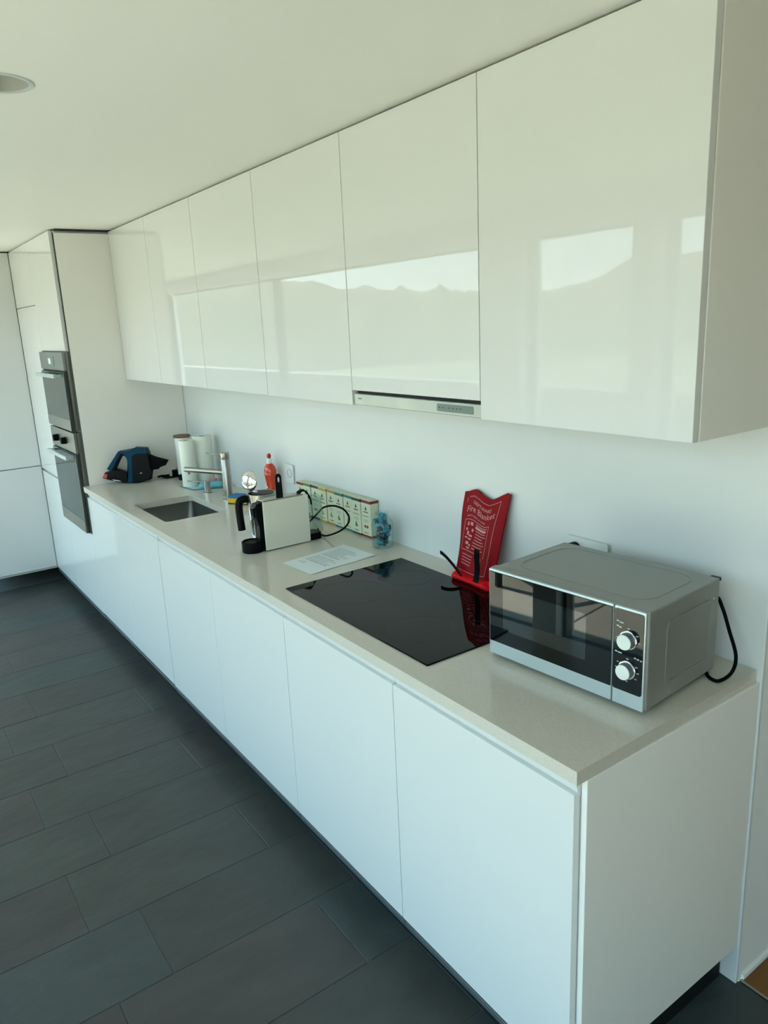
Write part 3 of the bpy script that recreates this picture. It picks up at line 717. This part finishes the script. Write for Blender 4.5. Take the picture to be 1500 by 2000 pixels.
pouch_text('SAFETY FIRST AT HOME', .0085, .16, .70)
def strap(P, w=.0075, th=.0015):
    m2 = MB(); m2.tube(smooth_path(P, 6), w, 8, sq=(1, .16)); return m2
m2 = MB(); m2.grid(lambda u, v: Vector((2.722 + .022 * u, -.096 + .012 * v + .004 * sin(v * 5), .924 + .106 * v)), 2, 10)
m2.grid(lambda u, v: Vector((2.722 + .022 * u, -.0935 + .012 * v + .004 * sin(v * 5), .924 + .106 * v)), 2, 10)
m2.build('pull_strap', 'rubber', pc)
m2 = MB()
m2.grid(lambda u, v: Vector((2.520 + .14 * v, -.062 - .028 * v - .0, .962 - .045 * v ** 1.6 + .012 * u)), 2, 12)
m2.grid(lambda u, v: Vector((2.520 + .14 * v, -.0598 - .028 * v, .962 - .045 * v ** 1.6 + .012 * u)), 2, 12)
m2.build('pull_strap', 'rubber', pc)

# ------------------------------------------------------------------ tea cartons along the wall
names = [('dark red', 'b_red', 'berry', 'last, furthest in the row beside the wall socket'), ('green', 'b_green', 'leafg', None), ('purple', 'b_purple', 'berry', None), ('yellow', 'b_yellow', 'olive', None),
         ('orange', 'b_orange', 'olive', None), ('dark teal', 'b_teal', 'leafg', 'with crescent leaf print, right of the orange one'), ('teal', 'b_teal2', 'olive', 'between the dark teal and black-topped ones'), ('black', 'b_black', 'leafg', None),
         ('dark red', 'b_red', 'berry', 'nearest of the row, beside the glass jar')]
for i in range(9):
    nm, bc, pict, ex = names[i]; x1 = 2.030 - .0665 * (8 - i); x0 = x1 - .0635; yf, yb = -.012 - (.003 if i % 2 else 0), YW - .002
    z1 = 1.052 if i else 1.048
    lb = 'tea carton with %s top band %s' % (nm, ex or 'standing in the row by the wall')
    o = thing('tea_carton', lb, 'box', ((x0 + x1) / 2, yb, ZT), group='tea cartons in a row')
    MB().box(x0, x1, yf, yb, ZT + .0005, z1, bev=.0006, seg=1).build('carton', 'carton', o)
    MB().box(x0 - .0003, x1 + .0003, yf - .0004, yb, z1 - .012, z1 - .001).build('top_band', bc, o)
    MB().box(x0 - .0003, x1 + .0003, yf - .0004, yb, ZT + .001, ZT + .009).build('bottom_band', bc, o)
    y = yf - .0005
    e_ = MB()
    cx = (x0 + x1) / 2
    e_.prism([(cx - .007, 1.016), (cx, 1.010), (cx + .007, 1.016), (cx + .003, 1.022), (cx, 1.028), (cx - .003, 1.022)], (0, y, 0), (1, 0, 0), (0, 0, 1), .0002)
    for k in range(6): e_.box(cx - .016 + k * .0055, cx - .012 + k * .0055, y - .0002, y, 1.0015, 1.006)
    e_.build('printed_emblem', 'tdark', o)
    e_ = MB()
    for k in range(7): e_.box(cx - .022 + k * .0063, cx - .0175 + k * .0063, y - .0002, y, .984, .9885)
    for k in range(3): e_.box(cx - .016, cx + .016, y - .0002, y, .9715 - k * .0045, .9728 - k * .0045)
    e_.build('printed_text', 'tgrey', o)
    e_ = MB()
    if pict == 'berry':
        for dx in (-.008, .008): e_.cyl((cx + dx, y, .944), (cx + dx, y - .0002, .944), .0065, n=16)
    else:
        e_.prism([(cx - .008, .934), (cx - .009, .946), (cx - .001, .958), (cx + .002, .946), (cx + .010, .936), (cx + .001, .933)], (0, y, 0), (1, 0, 0), (0, 0, 1), .0002)
    e_.build('printed_picture', pict, o)
    e_ = MB()
    for k in range(5): e_.box(cx - .016 + k * .0064, cx - .0115 + k * .0064, y - .0002, y, .9165, .9215)
    e_.build('printed_weight', 'olive', o)

# ------------------------------------------------------------------ glass jar with blue wrapped tablets
jx, jy = 2.150, -.040
jr = thing('glass_jar', 'clear glass jar of blue wrapped tablets beside the tea cartons', 'jar', (jx, jy, ZT))
MB().lathe([(0, .003), (.036, .003), (.0405, .006), (.041, .012), (.041, .092), (.037, .108), (.027, .121), (.0225, .132), (.0245, .135), (.0245, .141)], (jx, jy, ZT - .002), 36).build('glass', 'jarglass', jr)
rj = random.Random(5)
for k in range(44):
    a = rj.uniform(0, 2 * pi); r = rj.uniform(0.006, .0235) if k < 36 else rj.uniform(0, .008); z = ZT + .014 + .0026 * k
    mt = 'pod_d' if rj.random() < .62 else 'pod_l'
    if k > 35: mt = 'pod_l'
    Mx = Matrix.Translation((jx + r * cos(a), jy + r * sin(a), z)) @ Matrix.Rotation(rj.uniform(0, 3), 4, 'Z') @ Matrix.Rotation(rj.uniform(.4, 1.4), 4, 'X')
    p = MB().box(-.013, .013, -.010, .010, -.005, .005, bev=.003, seg=2, m=Mx).build('tablet', mt)
    tag(p, 'small blue wrapped dishwasher tablet inside the glass jar', 'tablet', 'wrapped tablets in the jar')

# ------------------------------------------------------------------ paper sheet
ps = thing('paper_sheet', 'printed instruction sheet lying between coffee machine and hob', 'paper', (2.14, -.28, ZT))
C4 = [Vector((2.061, -.428, 0)), Vector((2.024, -.140, 0)), Vector((2.222, -.125, 0)), Vector((2.247, -.417, 0))]
def sheet(u, v, dz=0.0):
    p = (C4[0] * (1 - v) + C4[1] * v) * (1 - u) + (C4[3] * (1 - v) + C4[2] * v) * u
    return Vector((p.x, p.y, ZT + .0008 + dz + .0022 * (v ** 3) * (1 + sin(u * 6)) * .5 + .0012 * sin(v * 5) ** 2 * u))
mb = MB(); A = mb.grid(lambda u, v: sheet(u, v), 10, 16); mb.build('sheet', 'paper', ps, 60)
mb = MB(); rt_ = random.Random(2)
for k in range(19):
    v = .19 + k * .037
    if k in (2, 9): continue
    u = .14
    end = .30 if k < 2 else rt_.uniform(.5, .86)
    while u < end:
        w = rt_.uniform(.03, .1); n_ = 2
        V = [[mb.bm.verts.new(sheet(u + w * i / n_, v + (.011 if k not in (3, 10) else .017) * j, .0004)) for j in range(2)] for i in range(n_ + 1)]
        for i in range(n_): mb.bm.faces.new((V[i][0], V[i + 1][0], V[i + 1][1], V[i][1]))
        u += w + .014
mb.build('printed_lines', 'ink', ps)

# ------------------------------------------------------------------ coffee machine
cm = thing('coffee_machine', 'slim capsule coffee machine with cream side panel and black front', 'coffee machine', (1.85, -.32, ZT))
MB().box(1.836, 1.886, -.402, -.214, ZT + .003, 1.090, bev=.003).build('body', 'black', cm)
MB().box(1.8865, 1.8935, -.405, -.210, ZT + .004, 1.093, bev=.0015).build('side_shell', 'cream', cm)
MB().box(1.8295, 1.8355, -.405, -.210, ZT + .004, 1.093, bev=.0015).build('side_shell', 'cream', cm)
# black front column, slanted head
MB().prism([(-.404, ZT + .002), (-.425, ZT + .004), (-.419, 1.0), (-.432, 1.035), (-.434, 1.075), (-.428, 1.088), (-.404, 1.092)], (1.846, 0, 0), (0, 1, 0), (0, 0, 1), .038, bev=.003).build('front_column', 'black', cm)
MB().prism([(-.4335, 1.035), (-.4345, 1.075), (-.441, 1.072), (-.439, 1.04)], (1.853, 0, 0), (0, 1, 0), (0, 0, 1), .024).build('spout_head', 'smoke', cm)
MB().lathe([(0, 0), (.040, 0), (.042, .004), (.042, .040), (.038, .042), (.037, .037), (0, .037)], (1.849, -.440, ZT + .0005), 36).build('drip_tray', 'black', cm)
MB().box(1.8365, 1.8855, -.400, -.235, 1.0905, 1.0975, bev=.002).build('top_plate', 'steel', cm)
# upright slotted lever
mb = MB()
lo = [(-.0135, 0)] + [(.0135, 0)] + [(.0115 * cos(radians(a)), .082 + .0125 * sin(radians(a))) for a in range(0, 181, 15)]
mb.prism(lo, (1.872, -.322, 1.096), (.35, .93, 0), (0, 0, 1), .010, bev=.002)
lv = mb.build('lever', 'black', cm)
MB().prism([(.0036 * cos(radians(a)), .072 + .0105 * sin(radians(a))) for a in range(0, 360, 20)], (1.8726, -.3222, 1.096), (.35, .93, 0), (0, 0, 1), .0104).build('slot', 'mwsilver', lv)
mb = MB(); mb.tube(smooth_path([(1.870, -.240, 1.100), (1.870, -.222, 1.108), (1.872, -.205, 1.098), (1.872, -.190, 1.070), (1.872, -.186, 1.045)]), [.011] * 4 + [.010] * 8 + [.008] * 12 + [.005] * 9, 12, sq=(1.2, .5)) 
mb.build('rear_lever', 'black', cm)
tk = MB().prism(rrect(1.822, 1.880, -.208, -.135, .016, 5), (0, 0, ZT + .028), (1, 0, 0), (0, 1, 0), .145, hole=rrect(1.824, 1.878, -.206, -.137, .014, 5)).build('water_tank', 'clear', cm)
MB().prism(rrect(1.820, 1.882, -.209, -.150, .012, 5), (0, 0, ZT + .001), (1, 0, 0), (0, 1, 0), .027, bev=.002).build('tank_base', 'black', cm)
MB().box(1.836, 1.868, -.209, -.190, .985, 1.012, bev=.003).build('tank_valve', 'panelgrey', cm)
crd = MB().tube(smooth_path([(1.80, -.16, .955), (1.815, -.13, .985), (1.872, -.13, 1.022), (1.953, -.13, 1.043), (2.020, -.13, 1.042), (2.058, -.13, 1.020), (2.048, -.13, .988), (1.988, -.13, .948), (1.90, -.14, .912), (1.83, -.13, .9045), (1.76, -.10, .9045)]), .0036, 10)
tag(crd.build('power_cord', 'rubber'), 'black cord curling in a loop beside the coffee machine', 'cord')

# ------------------------------------------------------------------ coffee pot with open lid
px_, py_ = 1.712, -.322
pt = thing('coffee_pot', 'chrome and black coffee pot with its round lid tipped open', 'coffee pot', (px_, py_, ZT))
MB().lathe([(0, .001), (.050, .001), (.054, .004), (.054, .022), (.051, .024)], (px_, py_, ZT), 40).build('base_ring', 'chrome', pt)
MB().lathe([(.0505, .024), (.0505, .150)], (px_, py_, ZT), 40).build('dark_vessel', 'smoke', pt)
MB().lathe([(.052, .150), (.056, .154), (.0585, .186), (.0585, .190), (.053, .190), (.051, .165), (0, .163)], (px_, py_, ZT), 40).build('collar', 'steel', pt)
MB().lathe([(0, .1885), (.045, .1885), (.045, .1915), (0, .1925)], (px_ + .004, py_ + .006, ZT), 36).build('mouth', 'black', pt)
for a in (200, 232, 262, 290, 320):
    ca, sa = cos(radians(a)), sin(radians(a))
    MB().tube([(px_ + .0515 * ca, py_ + .0515 * sa, ZT + .02), (px_ + .0515 * ca, py_ + .0515 * sa, ZT + .155)], .0035, 8).build('frame_strip', 'chrome', pt)
hdir = Vector((-.25, -.97, 0)).normalized()
hp = lambda d, z: (px_ + hdir.x * d, py_ + hdir.y * d, ZT + z)
MB().tube(smooth_path([hp(.050, .166), hp(.068, .172), hp(.088, .165), hp(.094, .140), hp(.093, .095), hp(.090, .046)], 6), .0155, 14, sq=(.8, 1.0)).build('handle', 'black', pt)
ld = Matrix.Translation((px_ - .030, py_ - .035, ZT + .2385)) @ Matrix.Rotation(radians(22), 4, 'Z') @ Matrix.Rotation(radians(76), 4, 'X')
lo_ = MB().lathe([(.0, .011), (.022, .0095), (.036, .004), (.0405, .0), (.042, -.003), (.0405, -.0055), (.0, -.004)], (0, 0, 0), 40, m=ld).build('lid', 'chrome', pt, 60)
MB().tube([(px_ - .022, py_ - .022, ZT + .20), (px_ - .012, py_ - .012, ZT + .187)], .006, 10).build('hinge', 'chrome', pt)

# ------------------------------------------------------------------ sponge by the tap
sg = thing('sponge', 'yellow sponge with blue cloth on top beside the coffee pot', 'sponge', (1.055, -.125, ZT), radians(30))
Ms = Matrix.Translation((1.06, -.125, ZT)) @ Matrix.Rotation(radians(30), 4, 'Z')
MB().box(-.055, .055, -.034, .034, .001, .006, bev=.001, m=Ms).build('scourer', 'scour', sg)
MB().box(-.056, .056, -.035, .035, .006, .030, bev=.004, m=Ms).build('foam', 'sponge_y', sg)
MB().box(-.055, .055, -.034, .034, .030, .042, bev=.004, m=Ms).build('cloth', 'sponge_b', sg)

# soap bottle
bx_, by_ = 1.192, -.020
sb = thing('dish_soap_bottle', 'orange-red dish soap bottle with red tipped cap against the wall', 'bottle', (bx_, by_, ZT))
MB().lathe([(0, 0), (.027, 0), (.031, .004), (.031, .030), (.029, .075), (.0265, .100), (.030, .118), (.0345, .145), (.0345, .165), (.029, .185), (.018, .198), (.012, .202), (0, .202)], (bx_, by_, ZT + .0005), 36, sy=.8).build('bottle_body', 'soap', sb)
MB().lathe([(.0135, .200), (.0135, .216), (.010, .222), (.008, .226)], (bx_, by_, ZT), 24).build('cap', 'cap_w', sb)
MB().lathe([(.006, .224), (.0095, .230), (.0105, .238), (.008, .247), (0, .250)], (bx_, by_, ZT), 20).build('cap_tip', 'cap_r', sb)
MB().box(bx_ - .022, bx_ + .012, by_ - .0252, by_ - .0240, ZT + .085, ZT + .0925).build('label_strip', 'cap_w', sb)

# ------------------------------------------------------------------ kitchen rolls, canister
def roll(x, y, r, h, label, tilt):
    o = thing('kitchen_roll', label, 'paper roll', (x, y, ZT), group='white kitchen paper rolls')
    MB().lathe([(.019, .0), (r - .002, 0), (r, .003), (r, h - .003), (r - .002, h), (.020, h), (.019, h - .01), (.019, .0)], (x, y, ZT + .0005), 40).build('paper', 'tissue', o, 50)
    MB().lathe([(.0188, .003), (.0188, h - .003), (.017, h - .003), (.017, .02), (0, .02)], (x, y, ZT + .0005), 24).build('core', 'wood_lid', o)
roll(.478, -.160, .0395, .258, 'left kitchen roll, in front of the lidded canister', 0)
roll(.452, -.058, .0510, .268, 'right kitchen roll, behind the tap spout', 0)
ct = thing('canister', 'white canister with wide brown wooden lid behind the left kitchen roll', 'canister', (.200, -.080, ZT))
MB().lathe([(0, 0), (.040, 0), (.042, .003), (.042, .238), (0, .238)], (.200, -.080, ZT + .0005), 32).build('canister_body', 'cap_w', ct)
MB().lathe([(0, .238), (.047, .238), (.049, .241), (.049, .248), (.046, .251), (0, .251)], (.200, -.080, ZT + .0008), 32).build('lid', 'wood_lid', ct)

# glass board, cloths, pink sponge
gb = thing('glass_board', 'pale blue glass board lying beside the kitchen rolls', 'board', (.5, -.1, ZT))
bpoly = [(.425, -.200), (.582, -.192), (.640, -.045), (.520, -.020)]
MB().prism([(.440, -.205), (.585, -.186), (.655, -.035), (.545, -.016)], (0, 0, ZT + .0005), (1, 0, 0), (0, 1, 0), .0055).build('edge', 'teal_edge', gb)
MB().prism([(.442, -.203), (.584, -.184), (.652, -.037), (.547, -.018)], (0, 0, ZT + .0062), (1, 0, 0), (0, 1, 0), .001).build('top_face', 'board', gb)
def cloth(x, y, z, rz, sx, sy, h, label):
    m_ = Matrix.Translation((x, y, z)) @ Matrix.Rotation(rz, 4, 'Z')
    mb = MB(); mb.box(-sx, sx, -sy, sy, 0, h, bev=h * .4, seg=3, m=m_)
    tag(mb.build('folded_cloth', 'teal'), label, 'cloth')
cloth(.600, -.090, ZT + .0074, radians(62), .060, .030, .026, 'folded turquoise cloth on the glass board behind the tap')
tag(MB().box(-.020, .020, -.014, .014, 0, .014, bev=.005, seg=3, m=Matrix.Translation((.575, -.065, ZT + .0338)) @ Matrix.Rotation(.5, 4, 'Z')).build('pink_sponge', 'pink'), 'small pink sponge on the turquoise cloth behind the spout', 'sponge')

# ------------------------------------------------------------------ handheld vacuum
vA = Vector((.080, -.450, 0)); vE = Vector((.5, .866, 0)).normalized(); vN = Vector((-.866, .5, 0))
vac = thing('handheld_vacuum', 'blue and black handheld vacuum with loop handle beside the oven column', 'vacuum cleaner', (.11, -.40, ZT))
def vp(poly): return [(a, b) for a, b in poly]
body = [(.060, .905), (.083, .9035), (.123, .902), (.194, .915), (.197, .968), (.243, .971), (.248, .986), (.283, .990), (.301, 1.019), (.253, 1.027), (.202, 1.060), (.196, 1.072), (.125, 1.078), (.098, 1.055), (.090, 1.0)]
ez = Vector((0, 0, 1))
o3 = vA.copy()
vNn = vE.cross(ez).normalized()              # towards the camera side
# black motor and dust box
MB().prism([(.083, .904), (.123, .9015), (.194, .915), (.197, .968), (.205, .99), (.202, 1.055), (.192, 1.075), (.125, 1.078), (.098, 1.055)], vA + vNn * -.062, vE, ez, .066, bev=.006).build('dust_box', 'black', vac)
MB().prism([(.190, .968), (.243, .971), (.248, .986), (.283, .990), (.301, 1.019), (.253, 1.027), (.200, 1.058)], vA + vNn * -.045, vE, ez, .034, bev=.005).build('nozzle', 'rubber', vac)
# blue cap and spine
MB().prism([(.029, 1.085), (.109, 1.089), (.125, 1.103), (.189, 1.096), (.200, 1.066), (.128, 1.074), (.102, 1.060), (.098, .904), (.066, .905), (.080, .985), (.082, 1.045), (.066, 1.074), (.044, 1.073)], vA + vNn * -.064, vE, ez, .070, bev=.004).build('motor_cover', 'vacblue', vac)
MB().prism([(-.045, .990), (.029, 1.085), (.046, 1.073), (.020, 1.040), (-.022, .972)], vA + vNn * -.048, vE, ez, .040, bev=.004).build('handle', 'vacblue', vac)
MB().prism([(.046, 1.076), (.068, 1.078), (.084, 1.045), (.082, .985), (.066, .930), (.066, .965), (.076, 1.018), (.076, 1.052), (.058, 1.064), (.040, 1.052), (.004, .986), (-.018, .975), (.022, 1.045)], vA + vNn * -.046, vE, ez, .036, bev=.002).build('grip', 'rubber', vac)
MB().prism([(-.072, .938), (-.060, .968), (-.020, .978), (.004, .984), (.066, .962), (.072, .906), (.045, .9035), (-.013, .919)], vA + vNn * -.056, vE, ez, .054, bev=.004).build('battery_pack', 'black', vac)
MB().prism([(-.073, .944), (-.060, .966), (-.042, .960), (-.050, .935)], vA + vNn * -.057, vE, ez, .057, bev=.002).build('release_button', 'vacred', vac)
MB().prism([(-.02, .930), (.018, .922), (.030, .915), (-.01, .922)], vA + vNn * -.001, vE, ez, .0015).build('badge', 'cap_w', vac)
MB().prism([(.140, .955), (.152, .956), (.152, .960), (.140, .959)], vA + vNn * .0035, vE, ez, .0015).build('badge', 'cap_w', vac)

# charger bits near the wall
def charger(x, y, rz, label, sx=.03, h=.04):
    m_ = Matrix.Translation((x, y, ZT)) @ Matrix.Rotation(rz, 4, 'Z')
    o = thing('charger_plug', label, 'charger', (x, y, ZT), rz)
    MB().box(-sx, sx, -.02, .02, .001, h, bev=.004, m=m_).build('body', 'black', o)
    for dx in (-.008, .008): MB().cyl(m_ @ Vector((dx, 0, h - .001)), m_ @ Vector((dx, 0, h + .016)), .002, n=8).build('pin', 'steel', o)
charger(.125, -.10, .4, 'black charger plug with pins up, right of the vacuum nozzle')
charger(.262, -.120, .2, 'small black charger lying beside the canister', .02, .034)
cbl = MB().tube(smooth_path([(.075, -.205, .905), (.095, -.185, .912), (.075, -.165, .906), (.105, -.150, .912), (.125, -.165, .906), (.115, -.195, .911), (.14, -.17, .906), (.15, -.12, .906), (.205, -.09, .906)]), .0055, 10)
tag(cbl.build('charger_cable', 'rubber'), 'black charger cable bundled between the vacuum and the canister', 'cable')
